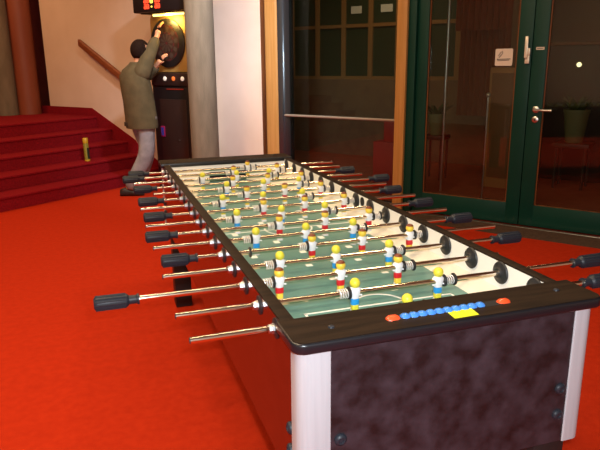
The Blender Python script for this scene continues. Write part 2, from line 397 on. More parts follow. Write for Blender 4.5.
# ------------------------------------------------------------------ dart machine
dm = thing('dart_machine', 'tall black electronic dart machine with lit scoreboard and round board', 'dart machine', UV(4.31, 4.1, 0))
b = MB(); b.box((4.035, 3.86, .03), (4.63, 4.19, 1.34), None, UV, bev=.01); b.box((4.035, 3.92, 1.34), (4.63, 4.19, 1.99), None, UV, bev=.008)
b.box((4.06, 3.90, 0), (4.60, 4.17, .03), None, UV)
b.build('cabinet', 'machine', dm)
b = MB(); b.prism(rounded(4.03, 1.345, 4.635, 1.955, [.05]*4), 3.895, 3.919, None, lambda x, y, z: UV(x, z, y), bev=.003)
b.build('board_surround', 'gold_plate', dm)
bc = UV(4.365, 3.892, 1.652)
bd = MB(); bd.lathe([(0, .258), (.018, .258), (.026, .246), (.026, 0)], bc, UV(0, -1, 0), None, 48)
board = bd.build('dartboard', 'board_black', dm)
for r0, r1, ma, mb in ((.02, .098, 'panel_dark', 'board_cream'), (.100, .116, 'board_red', 'panel_dark'), (.118, .172, 'panel_dark', 'board_cream'), (.174, .192, 'board_red', 'panel_dark')):
    t = bmesh.new(); n = 80; rg = []
    for (r, w_) in ((r0, .0255), (r0, .0285), (r1, .0285), (r1, .0255)):
        rg.append([t.verts.new(UV(4.365 + r*math.cos(2*PI*k/n), 3.892 - w_, 1.652 + r*math.sin(2*PI*k/n))) for k in range(n)])
    for q in range(4):
        A, B = rg[q], rg[(q + 1) % 4]
        for k in range(n):
            f_ = t.faces.new((A[k], A[(k+1) % n], B[(k+1) % n], B[k])); f_.material_index = (k // 4) % 2
    bmesh.ops.recalc_face_normals(t, faces=t.faces)
    b = MB(); b.mats = [ma, mb]; me_ = bpy.data.meshes.new('t'); t.to_mesh(me_); t.free(); b.bm.from_mesh(me_); bpy.data.meshes.remove(me_)
    b.build('scoring_ring', ma, board, smooth=0)
b = MB(); b.lathe([(.0262, .016), (.029, .016), (.029, 0)], bc, UV(0, -1, 0), None, 16); b.build('bullseye', 'board_red', board)
# head with the scoreboard
b = MB(); b.box((3.87, 3.66, 1.962), (4.63, 4.0, 2.32), None, UV, bev=.012); b.box((3.92, 3.72, 1.952), (4.58, 3.93, 1.97), None, UV)
head = b.build('scoreboard', 'machine', dm)
def digit(u, z, segs, m, h=.05, w=.028):
    b = MB(); t = .011; y0, y1 = 3.654, 3.661
    S = {'a': (0, h, w, t), 'g': (0, h/2, w, t), 'd': (0, 0, w, t), 'f': (w/2, h*.75, t, h/2), 'b': (-w/2, h*.75, t, h/2), 'e': (w/2, h*.25, t, h/2), 'c': (-w/2, h*.25, t, h/2)}
    for q in segs:
        du, dz, ww, hh = S[q]
        b.box((u + du - ww/2, y0, z + dz - hh/2), (u + du + ww/2, y1, z + dz + hh/2), None, UV)
    return b.build('led_digit', m, head, smooth=0)
for u in (4.432, 4.394, 4.268, 4.230):
    for z in (2.000, 2.058, 2.130): digit(u, z, 'abcdefg' if z > 2.1 else 'abgedc', 'led_red', .038, .027)
digit(4.335, 2.055, 'adefbc', 'led_gold', .030, .028)
b = MB(); b.ball(UV(4.335, 3.657, 2.015), .009); b.build('led_dot', 'led_gold', head)
b = MB(); b.cyl(UV(4.05, 3.83, 1.945), UV(4.50, 3.83, 1.945), .014, None, 12); b.build('board_lamp', 'strip_light', head, label='lit warm tube lamp')
# control panel
b = MB(); b.box((4.04, 3.845, 1.20), (4.62, 3.862, 1.335), None, UV, bev=.004); cp = b.build('control_panel', 'panel_dark', dm)
for u, m in ((4.40, 'btn_white'), (4.268, 'btn_orange'), (4.13, 'btn_white')):
    b = MB(); b.lathe([(0, .024), (.008, .024), (.012, .018), (.012, 0)], UV(u, 3.845, 1.275), UV(0, -1, 0), None, 18); b.build('button', m, cp, label=('orange' if m == 'btn_orange' else 'white') + ' lit button')
b = MB(); b.box((4.14, 3.855, 1.155), (4.40, 3.861, 1.168), None, UV); b.build('legend_strip', 'led_dim', dm, smooth=0)
b = MB(); b.box((4.10, 3.85, .30), (4.52, 3.862, 1.05), None, UV, bev=.004); dr = b.build('cabinet_door', 'panel_dark', dm)
b = MB(); b.box((4.455, 3.838, .63), (4.515, 3.851, .75), 'coin_frame', UV, bev=.003); b.box((4.466, 3.834, .645), (4.504, 3.839, .735), 'coin_blue', UV); b.build('coin_slot', 'coin_frame', dr, label='magenta framed coin slot')
b = MB(); b.lathe([(0, .010), (.008, .010), (.008, 0)], UV(4.235, 3.85, .60), UV(0, -1, 0), None, 12); b.build('lock', 'steel', dr)

# ------------------------------------------------------------------ person at the dart board
RV = Vector((.949, -.315, 0)); AV = Vector((.315, .949, 0)); F0 = Vector((-.043, 5.793, 0))
def Q(r, a, z): return F0 + RV*r + AV*a + Vector((0, 0, z))
def skin(verts, edges, rad, sub=2, root=0):
    me = bpy.data.meshes.new('s'); me.from_pydata([tuple(v) for v in verts], edges, []); o = bpy.data.objects.new('s', me); COL.objects.link(o)
    md = o.modifiers.new('skin', 'SKIN')
    for i, sv in enumerate(me.skin_vertices[0].data):
        r = rad[i]; sv.radius = (r, r) if not isinstance(r, tuple) else r; sv.use_root = (i == root)
    md.use_smooth_shade = True
    s2 = o.modifiers.new('sub', 'SUBSURF'); s2.levels = sub; s2.render_levels = sub
    dg = bpy.context.evaluated_depsgraph_get(); dg.update()
    out = bpy.data.meshes.new_from_object(o.evaluated_get(dg)); bpy.data.objects.remove(o); bpy.data.meshes.remove(me)
    return out
pr = thing('person', 'person in olive jacket and grey jeans reaching up to the dart board', 'person', F0)
J = dict(pel=(.215, 0, .84), sp=(.20, -.01, 1.05), ch=(.185, -.005, 1.27), nk=(.20, .0, 1.42), hd0=(.225, .008, 1.50), hd=(.235, .012, 1.57), top=(.238, .012, 1.63),
         sR=(.27, -.12, 1.345), eR=(.335, .0, 1.545), wR=(.398, .135, 1.725), pR=(.412, .150, 1.79),
         sL=(.08, .12, 1.36), eL=(.25, .225, 1.30), wL=(.385, .115, 1.425), pL=(.425, .105, 1.475),
         hR=(.255, -.065, .82), kR=(.245, -.06, .47), aR=(.005, -.04, .10), bR=(-.02, -.045, .045), tR=(.135, -.03, .025),
         hL=(.18, .07, .82), kL=(.26, .12, .47), aL=(.06, .14, .10), bL=(.035, .14, .045), tL=(.18, .17, .025))
names = list(J); ix = {n: i for i, n in enumerate(names)}
ed = [('pel','sp'),('sp','ch'),('ch','nk'),('nk','hd0'),('hd0','hd'),('hd','top'),('ch','sR'),('sR','eR'),('eR','wR'),('wR','pR'),('ch','sL'),('sL','eL'),('eL','wL'),('wL','pL'),
      ('pel','hR'),('hR','kR'),('kR','aR'),('aR','bR'),('bR','tR'),('pel','hL'),('hL','kL'),('kL','aL'),('aL','bL'),('bL','tL')]
rd = dict(pel=.11, sp=.105, ch=.115, nk=.052, hd0=.062, hd=.085, top=.07, sR=.055, eR=.04, wR=.028, pR=.036, sL=.055, eL=.04, wL=.028, pL=.036,
          hR=.08, kR=.052, aR=.030, bR=.026, tR=.020, hL=.08, kL=.052, aL=.030, bL=.026, tL=.020)
body = MB(); body.add_mesh(skin([Q(*J[n]) for n in names], [(ix[a], ix[b]) for a, b in ed], [rd[n] for n in names]), 'skin')
FD = Vector((.8, .6, 0)); FD = (RV*FD.x + AV*FD.y)          # facing direction
SD = Vector((-FD.y, FD.x, 0))
hc = Q(.237, .012, 1.565)
body.ball(hc + Vector((0, 0, .005)), .088, 'skin', 20, (1.02, .9, 1.22), Matrix.Rotation(math.atan2(FD.y, FD.x), 3, 'Z'))
body.ball(hc + FD*.092 - Vector((0, 0, .012)), .016, 'skin', 10, (1, .8, 1.5))
for sgn in (-1, 1):
    body.ball(hc + FD*.077 + SD*.033*sgn + Vector((0, 0, .012)), .011, 'eye', 10)
    body.ball(hc + SD*.082*sgn - Vector((0, 0, .005)), .024, 'skin', 10, (.7, .45, 1.2), Matrix.Rotation(math.atan2(FD.y, FD.x), 3, 'Z'))
body.ball(hc + FD*.082 - Vector((0, 0, .05)), .014, 'lip', 10, (.5, 1.5, .4), Matrix.Rotation(math.atan2(FD.y, FD.x), 3, 'Z'))
def hand(wr, palm, thumb_side, curl):
    w = Q(*wr); p = Q(*palm); d = (p - w).normalized()
    side = (Vector((0, 0, 1)).cross(FD)).normalized()
    side = (side - d*side.dot(d)).normalized(); nrm = d.cross(side)
    if nrm.dot(FD) < 0: nrm = -nrm
    base = p + d*.02
    for i, L in enumerate((.068, .078, .073, .058)):
        o = base + side*((i - 1.5)*.019)
        k = [o, o + d*L*.45 + nrm*.004, o + d*L*.8 + nrm*(.012 + curl*.5), o + d*L*(1.0 - curl*3) + nrm*(.026 + curl)]
        body.add_mesh(skin(k, [(0,1),(1,2),(2,3)], [.0095, .009, .0082, .007], 1), 'skin')
    o = w.lerp(p, .6) + side*thumb_side*.024
    k = [o, o + side*thumb_side*.024 + d*.02 + nrm*.006, o + side*thumb_side*.032 + d*.048 + nrm*.016]
    body.add_mesh(skin(k, [(0,1),(1,2)], [.0115, .0105, .0085], 1), 'skin')
hand(J['wR'], J['pR'], 1, .008); hand(J['wL'], J['pL'], -1, .004)
bodyo = body.build('body', 'skin', pr, smooth=60)
# jeans
JN = ['pel', 'hR', 'kR', 'aR', 'hL', 'kL', 'aL']
jr = dict(pel=.10, hR=.105, kR=.093, aR=.078, hL=.112, kL=.085, aL=.070)
jp = dict(J); jp['aR'] = (.004, -.042, .062); jp['aL'] = (.058, .14, .062); jp['hL'] = (.135, .075, .82); jp['kL'] = (.225, .115, .47)
mm = {n: jp[n] for n in JN}
vv = [Q(*mm[n]) for n in JN]; ee = [(0,1),(1,2),(2,3),(0,4),(4,5),(5,6)]
b = MB(); b.add_mesh(skin(vv, ee, [jr[n] for n in JN]), None); b.build('jeans', 'jeans', pr, smooth=60)
for s_ in ('R', 'L'):
    a = Vector(J['b'+s_]); t_ = Vector(J['t'+s_])
    h0 = Q(a.x, a.y, 0); h1 = Q(t_.x, t_.y, 0); dd = (h1 - h0).normalized(); sd = Vector((-dd.y, dd.x, 0))
    b = MB(); rings = []
    for f_, wd, ht in ((-.075, .018, .05), (-.068, .034, .075), (-.02, .038, .095), (.03, .036, .082), (.08, .042, .062), (.13, .044, .050), (.17, .034, .036), (.19, .014, .02)):
        c = h0 + dd*f_; pts = []
        for k in range(14):
            an = 2*PI*k/14; cs, sn = math.cos(an), math.sin(an)
            pts.append(c + sd*wd*math.copysign(abs(cs)**.7, cs) + Vector((0, 0, .002 + ht*(.5 + .5*math.copysign(abs(sn)**.7, sn)))))
        rings.append(pts)
    b.loft(rings); b.build('shoe', 'shoe', pr, smooth=60)
# jacket: lofted trunk with flared hem, collar and two sleeves
b = MB(); rings = []
for (r_, a_, z, w_, dp) in ((.20, 0, .755, .200, .165), (.20, 0, .785, .206, .170), (.192, 0, .90, .204, .165), (.178, -.005, 1.05, .202, .160), (.160, -.005, 1.2, .212, .155), (.150, 0, 1.31, .208, .145), (.160, 0, 1.375, .175, .118), (.185, .004, 1.43, .095, .085), (.195, .005, 1.455, .080, .076)):
    c = Q(r_, a_, z); pts = []
    for k in range(24):
        an = 2*PI*k/24
        wob = 1 + .025*math.sin(5*an + z*9)
        pts.append(c + SD*w_*wob*math.cos(an) + FD*dp*wob*math.sin(an))
    rings.append(pts)
b.loft(rings)
for s_ in ('R', 'L'):
    sh, el, wr = Vector(J['s'+s_]), Vector(J['e'+s_]), Vector(J['w'+s_])
    ch = Vector(J['ch']); st0 = ch.lerp(sh, .55)
    pts = [st0, sh, sh.lerp(el, .5), el, el.lerp(wr, .5), el.lerp(wr, .93)]
    b.add_mesh(skin([Q(*p) for p in pts], [(i, i+1) for i in range(5)], [.105, .098, .084, .076, .064, .052]), None)
jk = b.build('jacket', 'jacket', pr, smooth=60)
b = MB(); c = Q(.20, 0, .80)
pc = c - FD*.10 - SD*.10
rr = (-FD*.75 - SD*.35).normalized(); tt = Vector((0, 0, 1)).cross(rr)
b.box((-.05, -.004, -.022), (.05, .004, .022), None, lambda x, y, z: c + (-FD*.166 + SD*.045) + (SD*x) + FD*y*1.0 + Vector((0, 0, z)), bev=.003)
b.build('pocket_flap', 'jacket_dark', jk, label='dark patch near the hem')
# hair
hb = MB(); t = bmesh.new(); bmesh.ops.create_uvsphere(t, u_segments=24, v_segments=16, radius=.101)
rot = Matrix.Rotation(math.atan2(FD.y, FD.x), 3, 'Z')
for v in list(t.verts):
    if v.co.x > .045 and v.co.z < .045: t.verts.remove(v)
    elif v.co.z < -.075: t.verts.remove(v)
for v in t.verts: v.co = rot @ Vector((v.co.x*1.04, v.co.y*.95, v.co.z*1.14)) + hc + Vector((0, 0, .012)) - FD*.006
hb._add(t, None); o = hb.build('hair', 'hair', pr, smooth=60)
md = o.modifiers.new('thick', 'SOLIDIFY'); md.thickness = .012; md.offset = -1

# ------------------------------------------------------------------ the long football table
tb = thing('football_table', 'long sixteen-rod table football table with dark cabinet and chrome rods', 'football table', T(.377, 1.12, -ZR))
W = .7275; YN, YF = -.055, 2.30; ZF = -.080
# side panels (walls of the cabinet): dark red outside, white inside
for x0, x1, xi, nm in ((0.0, .026, .030, 'l'), (.731, .757, .7275, 'r')):
    b = MB(); b.box((x0, -.128, -.345), (x1, 2.388, .030), 'mahogany', T)
    b.build('side_panel', 'mahogany', tb, smooth=0)
    b = MB()
    lo, hi = (min(x1, xi), max(x1, xi)) if nm == 'l' else (xi, x0)
    b.box((lo, YN, -.10), (hi, YF, .030), None, T); b.build('inner_wall', 'white_board', tb, smooth=0)
    b = MB(); b.box((x0 - .002 if nm == 'l' else .7265, YN - .01, .030), (.031 if nm == 'l' else x1 + .002, YF + .01, .036), None, T, bev=.0015); b.build('top_rail', 'cap_wood', tb)
    if nm == 'l': b = MB(); b.prism([(.030, -.102), (.030, -.062), (.098, ZF), (.098, -.102)], YN, YF, None, lambda x, y, z: T(x, z, y))
    else: b = MB(); b.prism([(W, -.102), (W, -.050), (.665, ZF), (.665, -.102)], YN, YF, None, lambda x, y, z: T(x, z, y))
    b.build('ramp', 'ramp', tb, smooth=0)
# end walls inside
b = MB(); b.box((.030, YF, -.10), (.262, YF + .02, .028), None, T); b.box((.488, YF, -.10), (W, YF + .02, .028), None, T); b.box((.262, YF, -.022), (.488, YF + .02, .028), None, T)
b.build('inner_end_wall', 'white_board', tb, smooth=0)
b = MB(); b.box((.262, YF + .021, -.10), (.488, YF + .09, -.02), None, T); b.build('goal_box', 'hole', tb, smooth=0)
b = MB(); b.box((.030, YN - .02, -.10), (.262, YN, .018), None, T); b.box((.488, YN - .02, -.10), (W, YN, .018), None, T); b.box((.262, YN - .02, -.022), (.488, YN, .018), None, T)
b.build('inner_end_wall', 'white_board', tb, smooth=0)
# pale raised corners at the far end of the field
for xs_, xe in ((.098, .262), (.665, .490)):
    b = MB(); t = bmesh.new()
    P_ = [t.verts.new(T(x, y, z)) for x, y, z in ((xs_, 1.86, ZF - .002), (xe, YF, ZF - .002), (xs_, YF, ZF - .002), (xs_, 1.86, ZF + .002), (xe, YF, ZF + .002), (xs_, YF, ZF + .028))]
    for q in ((0, 1, 2), (3, 4, 5), (0, 1, 4, 3), (1, 2, 5, 4), (2, 0, 3, 5)): t.faces.new([P_[i] for i in q])
    b._add(t, None); b.build('corner_ramp', 'ramp', tb, smooth=0)
# field
b = MB(); b.box((.098, YN, -.10), (.665, YF, ZF), None, T); fld = b.build('playing_field', 'field', tb, smooth=0)
zt = ZF + .0006; zb = ZF - .0002
def strip(b, p, q, w=.007):
    p = Vector(p); q = Vector(q); d = (q - p).normalized(); n = Vector((-d.y, d.x))*w/2
    b.prism([tuple(p - n), tuple(q - n), tuple(q + n), tuple(p + n)], zb, zt, None, T)
def arc(b, c, r, a0, a1, n=24, w=.007):
    P = [(c[0] + r*math.cos(a0 + (a1-a0)*k/n), c[1] + r*math.sin(a0 + (a1-a0)*k/n)) for k in range(n+1)]
    for p, q in zip(P, P[1:]): strip(b, p, q, w)
cx = .3815
for sy, y0 in ((1, YN), (-1, YF)):
    yb = y0 + sy*.285; b = MB()
    strip(b, (.150, y0), (.150, yb)); strip(b, (.613, y0), (.613, yb)); strip(b, (.1465, yb), (.6165, yb))
    if sy > 0: arc(b, (cx, yb - .0), .075, 0, PI)
    else: arc(b, (cx, yb + .0), .075, PI, 2*PI)
    b.build('field_line', 'line', fld, smooth=0, label='white goal area line')
b = MB(); strip(b, (.098, 1.125), (.665, 1.125)); arc(b, (cx, 1.125), .10, 0, 2*PI, 40)
b.build('field_line', 'line', fld, smooth=0, label='white halfway line and circle')

# end caps (tables' dark worktops with a black edge) with counters
def end_cap(y0, y1, near):
    rad = [.03, .03, .004, .004] if near else [.004, .004, .03, .03]
    b = MB(); b.prism(rounded(-.018, y0, .775, y1, rad, 8), .0185, .0435, 'black_edge', T, bev=.006, seg=3)
    e = .0045
    b.prism(rounded(-.018 + e, y0 + e, .775 - e, y1 - e, [max(r - e, .003) for r in rad], 8), .0435, .0445, 'cap_wood', T)
    return b.build('end_cap', 'cap_wood', tb)
capn = end_cap(-.192, YN, True); capf = end_cap(YF - .005, 2.445, False)
b = MB(); b.box((.225, -.1470, .0440), (.530, -.1200, .0452), None, T); b.build('counter_slot', 'hole', capn, smooth=0)
for k in range(10):
    x = .2615 + k*.0217
    b = MB(); b.lathe([(-.0105, .006), (-.009, .011), (-.004, .0135), (.004, .0135), (.009, .011), (.0105, .006)], T(x, -.1345, .0395), (1, 0, 0), None, 16); b.build('counter_bead', 'bead_blue', capn, label='blue counter bead')
for x in (.2315, .5215):
    b = MB(); b.lathe([(-.017, .004), (-.015, .0095), (-.008, .0135), (.008, .0135), (.015, .0095), (.017, .004)], T(x, -.1345, .0395), (1, 0, 0), None, 16); b.build('counter_bead', 'bead_red', capn, label='orange-red counter bead')
for x, y in ((.086, -.131), (.692, -.114), (.075, 2.37), (.68, 2.37)):
    b = MB(); b.lathe([(0, .0075), (.003, .0065), (.0045, .003), (.0045, 0)], T(x, y, .0445), (0, 0, 1), None, 14); b.build('cap_screw', 'handle', capn if y < 0 else capf)
# front and rear panels, corner posts, bolts
b = MB(); b.box((.050, -.172, -.345), (.705, -.150, .0185), None, T); b.build('end_panel', 'stone_laminate', tb, smooth=0)
b = MB(); b.box((.050, 2.405, -.345), (.705, 2.427, .0185), None, T); b.build('end_panel', 'stone_laminate', tb, smooth=0)
def post(xa, xb, ya, yb, rad):
    b = MB(); b.prism(rounded(xa, ya, xb, yb, rad, 10), -.346, .0183, None, T); return b.build('corner_post', 'alu', tb)
post(-.004, .069, -.176, -.12, [.03, .003, .003, .003]); post(.703, .763, -.176, -.12, [.003, .03, .003, .003])
post(-.004, .069, 2.38, 2.431, [.003, .003, .003, .03]); post(.703, .763, 2.38, 2.431, [.003, .003, .03, .003])
def bolt(p, ax):
    b = MB(); b.lathe([(0, .0145), (.004, .0145), (.007, .012), (.009, .0085), (.0085, .006), (.0065, .005), (.0065, 0)], p, ax, None, 18); b.build('bolt_cap', 'handle', tb)
for x, z in ((.0925, -.206), (.0925, -.275), (.681, -.193), (.681, -.266)): bolt(T(x, -.172, z), (0, -1, 0))
for y in (-.103, 2.35):
    for z in (-.200, -.256): bolt(T(0, y, z), (-1, 0, 0)); bolt(T(.757, y, z), (1, 0, 0))
# legs
for x0, x1, y0, y1 in ((.016, .112, -.15, -.04), (.640, .735, -.15, -.04), (.016, .112, 2.25, 2.36), (.640, .735, 2.25, 2.36)):
    MB().box((x0, y0, -ZR + .002), (x1, y1, -.344), None, T, bev=.004).build('leg', 'black_leg', tb)
b = MB(); b.box((.03, -.145, -.345), (.727, 2.4, -.330), None, T); b.build('cabinet_floor', 'black_leg', tb, smooth=0)
# ball inlet in the right wall
b = MB(); b.lathe([(0, .020), (.002, .020), (.0025, .017), (.0025, 0)], T(W, 1.135, 0.006), (-1, 0, 0), None, 20); b.build('ball_inlet', 'hole', tb)

# figures (built about the rod axis at the origin)
def figure(red):
    b = MB(); Z = lambda x, y, z: Vector((x, y, z))
    y0 = 0
    b.ball((0, 0, .0262), .0142, 'f_yellow' if red else 'f_lemon', 16, (1, 1, 1.02))
    if red:
        t = bmesh.new(); bmesh.ops.create_uvsphere(t, u_segments=16, v_segments=12, radius=.0152)
        for v in list(t.verts):
            if v.co.z < .0045 and not (v.co.y > .006 and v.co.z > -.004): t.verts.remove(v)
        for v in t.verts: v.co = v.co*1.0 + Vector((0, .0004, .0268))
        b._add(t, 'f_hair')
    # torso with shoulders
    rings = []
    for z, w, dp in ((-.0175, .0105, .0085), (-.012, .0118, .0095), (0, .0142, .0115), (.009, .0160, .0110), (.0135, .0130, .0090), (.0155, .007, .006)):
        rings.append([Vector((w*math.copysign(abs(math.cos(a))**.75, math.cos(a)), dp*math.copysign(abs(math.sin(a))**.75, math.sin(a)), z)) for a in [2*PI*k/16 for k in range(16)]])
    b.loft(rings, 'f_white')
    for s in (-1, 1):       # arms held to the sides
        b.tube([(s*.0145, 0, .009), (s*.0175, -.001, .001), (s*.0155, -.003, -.010)], .0042, 'f_white', 8)
    m = 'f_red' if red else 'f_blue'
    rings = []
    for z, w, dp in ((-.034, .0115, .0085), (-.030, .0120, .009), (-.020, .0118, .0092), (-.0165, .0108, .0086)):
        rings.append([Vector((w*math.copysign(abs(math.cos(a))**.7, math.cos(a)), dp*math.copysign(abs(math.sin(a))**.7, math.sin(a)), z)) for a in [2*PI*k/16 for k in range(16)]])
    b.loft(rings, m)
    b.box((-.0095, -.0085, -.052), (.0095, .0085, -.033), 'f_yellow' if red else 'f_lemon', None, bev=.004, seg=3)
    b.box((-.0100, -.0115, -.060), (.0100, .0095, -.050), 'f_white', None, bev=.003, seg=2)
    b.build('player_figure', 'f_white', None)
    return bpy.data.objects[-1] if False else COL.objects[-1]
def spring():
    b = MB(); n = 4; path = []
    for k in range(n*10 + 1):
        a = 2*PI*k/10; path.append((-.0135 + .027*k/(n*10), .0125*math.cos(a), .0125*math.sin(a)))
    b.tube(path, .0016, None, 6); return b.build('bumper_spring', 'spring', None)
def ring(r=.0175, w=.005):
    b = MB(); b.lathe([(-w/2, .0085), (-w/2, r - .001), (-w/2 + .001, r), (w/2 - .001, r), (w/2, r - .001), (w/2, .0085)], (0, 0, 0), (1, 0, 0), None, 24); return b.build('bumper_ring', 'black_rubber', None)
def disc():
    b = MB(); b.lathe([(0, .0085), (0, .033), (.003, .034), (.006, .032), (.009, .018), (.013, .014), (.013, .0085)], (0, 0, 0), (-1, 0, 0), None, 28); return b.build('inner_bearing', 'black_rubber', None)
def disc_l():
    b = MB(); b.lathe([(0, .0085), (0, .026), (.003, .027), (.006, .025), (.009, .016), (.012, .0135), (.012, .0085)], (0, 0, 0), (1, 0, 0), None, 28); return b.build('inner_bearing', 'black_rubber', None)
def outer(sgn):
    b = MB(); ax = (sgn, 0, 0)
    b.lathe([(0, .0085), (0, .025), (.003, .025), (.005, .020), (.005, .0085)], (0, 0, 0), ax, 'black_rubber', 24)
    b.lathe([(.005, .0085), (.005, .0125), (.006, .0135), (.010, .0135), (.011, .0115), (.018, .0110), (.020, .0085)], (0, 0, 0), ax, 'nut', 8)
    return b.build('outer_bearing', 'nut', None)
def grip(sgn):              # grip starts at the origin and runs along sgn*x
    b = MB(); ax = Vector((sgn, 0, 0))
    b.lathe([(0, .0085), (0, .0145), (.005, .0145), (.007, .0115), (.026, .0120), (.030, .0165), (.034, .0182), (.104, .0190), (.110, .0180), (.114, .014), (.114, 0)], (0, 0, 0), ax, 'handle', 28)
    for k in range(14):
        a = 2*PI*k/14; off = Vector((0, math.cos(a), math.sin(a)))*.0183
        b.tube([ax*.034 + off, ax*.070 + off*1.02, ax*.110 + off*1.03], .0019, 'handle', 6)
    return b.build('handle', 'handle', None)
FR = figure(True); FB = figure(False)
PROTO = dict(spring=spring(), ring=ring(), disc=disc(), disc_l=disc_l(), outl=outer(-1), outr=outer(1), gl=grip(-1), gr=grip(1), FR=FR, FB=FB)
FR['label'] = 'toy player in white shirt and red shorts'; FB['label'] = 'toy player in white shirt and blue shorts'
RODS = {1: [.34], 2: [.264, .518], 3: [.097, .284, .470], 4: [.144, .329, .515], 5: [.302, .487, .671], 6: [.146, .332, .517], 7: [.277, .463, .650], 8: [.146, .331, .519],
        9: [.296, .482, .667], 10: [.150, .335, .522], 11: [.296, .483, .668], 12: [.232, .418, .605], 13: [.296, .483, .667], 14: [.164, .349, .531], 15: [.366, .621], 16: [.483]}
REDS = (3, 5, 7, 9, 11, 13, 15, 16)
used = set()
def put(key, parent, loc):
    o = PROTO[key]
    if key not in used:
        used.add(key); o.parent = parent; o.location = loc; return o
    return copy_child(o, parent, loc)
marks = []
for k in range(1, 17):
    y = (k - 1)*.15; P = RODS[k]; red = k in REDS; mid = sum(P)/len(P)
    sh = mid - .364
    lh = red                                     # handle on the left for the red team's rods
    if lh: xl, xr = -.332 + sh + .106, .9025 + sh
    else: xl, xr = -.175 + sh, W + .332 + sh - .10
    if k == 1: xl, xr = -.20, .90
    if k == 2: xl, xr = -.212, 1.0
    if k == 15: xl, xr = -.145, 1.01
    b = MB(); b.cyl(T(xl, y, 0), T(xr, y, 0), .008, 'chrome', 28)
    if not lh: b.cyl(T(xl - .002, y, 0), T(xl + .001, y, 0), .0072, 'black_rubber', 14)
    else: b.cyl(T(xr - .001, y, 0), T(xr + .002, y, 0), .0072, 'black_rubber', 14)
    base = tb.location; rod = None
    rod = bpy.data.objects.new('rod', None)
    me_o = b.build('rod', 'chrome', tb)
    ctr = Vector((.364, y, ZR)) - Vector(tb.location)      # give the rod its own origin on its axis
    me_o.data.transform(Matrix.Translation(-ctr)); me_o.location = ctr
    bpy.data.objects.remove(rod); rod = me_o
    L = lambda x: (x - .364, 0, 0)
    if lh: put('gl', rod, L(xl + .018))
    else: put('gr', rod, L(xr - .018))
    for x in P:
        put('FR' if red else 'FB', rod, L(x)); marks.append((k, x))
    # springs and rings outside the outer figures
    x = min(P); put('spring', rod, L(x - .034)); put('ring', rod, L(x - .0175))
    if k == 5: put('ring', rod, L(.087))
    x = max(P); put('spring', rod, L(x + .034)); put('ring', rod, L(x + .0505)); put('ring', rod, L(x + .0185))
    bx = Vector((0, y, ZR)) - Vector(tb.location)
    put('disc', tb, bx + Vector((W, 0, 0))); put('disc_l', tb, bx + Vector((.030, 0, 0)))
    put('outl', tb, bx); put('outr', tb, bx + Vector((.757, 0, 0)))
# flat pale spots laid on the field below the figures
for k, x in marks:
    if k in (1, 2, 15, 16): continue
    y = (k - 1)*.15; hl = min(.019, .005 + .0033*(k - 3)); yo = .018 + .032*min(1, (k - 3)/5)
    b = MB(); b.prism(rounded(x - .0115, y + yo - hl, x + .0115, y + yo + hl, [.003]*4, 3), zb, zt, None, T)
    b.build('field_spot', 'line', fld, smooth=0, label='white spot on the green field')

# yellow note lying on the near end cap
b = MB(); pts = [(.361, -.181), (.424, -.180), (.428, -.1405), (.364, -.1425)]
b.prism(pts, .0447, .0453, None, T)
tag(b.build('sticky_note', 'note', smooth=0), 'bright yellow paper note lying on the near end of the football table', 'note')

# ------------------------------------------------------------------ lobby beyond the glass
sc = thing('timber_screen', 'glazed timber screen in the dim lobby behind the fixed window', 'screen', UV(4.0, 7.5, 0))
b = MB()
for u in (1.95, 2.42, 2.88, 3.34, 3.79, 4.26, 4.74, 5.23, 5.7): b.box((u - .035, 7.46, 1.2), (u + .035, 7.54, H - .01), None, UV)
for z in (1.2, 1.97, 2.75): b.box((1.95, 7.465, z - .025), (5.7, 7.535, z + .025), None, UV)
b.build('screen_frame', 'screen_wood', sc, smooth=0)
b = MB(); b.box((1.95, 7.49, 1.2), (5.7, 7.51, H - .01), None, UV); b.build('screen_panel', 'screen_panel', sc, smooth=0)
b = MB(); b.box((1.915, 7.44, 0.001), (5.74, 7.56, 1.175), None, UV, bev=.004); b.build('dado', 'dado', sc)
for u0, u1, nm in ((3.955, 4.135, 'left'), (3.44, 3.63, 'right')):
    b = MB(); b.box((u0, 7.478, 2.145), (u1, 7.4895, 2.25), None, UV)
    tag(b.build('paper_notice', 'paper', smooth=0), nm + '-hand of two pale paper notices on the timber screen', 'notice', 'paper notices on the timber screen')
pdn = thing('display_pedestal', 'stepped dark red pedestal behind the window near the tan post', 'pedestal', UV(2.24, 5.15, 0))
b = MB(); b.box((2.06, 5.0, .001), (2.40, 5.32, .58), None, UV, bev=.006); b.build('plinth', 'pedestal', pdn)
b = MB(); b.box((2.12, 5.05, .58), (2.30, 5.24, .80), None, UV, bev=.006); b.build('neck', 'pedestal', pdn)
# curtain: pleated, two tiers
def pleats(u0, u1, v, z0, z1, n, amp=.03):
    b = MB(); m = n*8; A = []; B = []
    for i in range(m + 1):
        u = u0 + (u1 - u0)*i/m; dv = amp*math.sin(2*PI*n*i/m)
        A.append((u, v + dv)); B.append((u, v + dv + .012))
    b.prism(A + B[::-1], z0, z1, None, UV); return b
cu = thing('pleated_curtain', 'pleated red-brown curtain hanging behind the left door pane', 'curtain', UV(1.8, 6.8, 0))
pleats(1.5, 2.14, 6.8, .75, 1.86, 9).build('lower_curtain', 'curtain', cu, smooth=60)
pleats(1.48, 2.18, 6.72, 1.80, H - .01, 9).build('upper_curtain', 'curtain', cu, smooth=60)
b = MB(); b.box((1.28, 6.95, .001), (1.66, 7.2, H - .005), None, UV); tag(b.build('lobby_pier', 'far_wall', smooth=0), 'tan pier in the lobby beside the pleated curtain', 'pier')
bxo = thing('timber_cabinet', 'tan framed brown cabinet below the square door sticker', 'cabinet', UV(1.32, 6.1, 0))
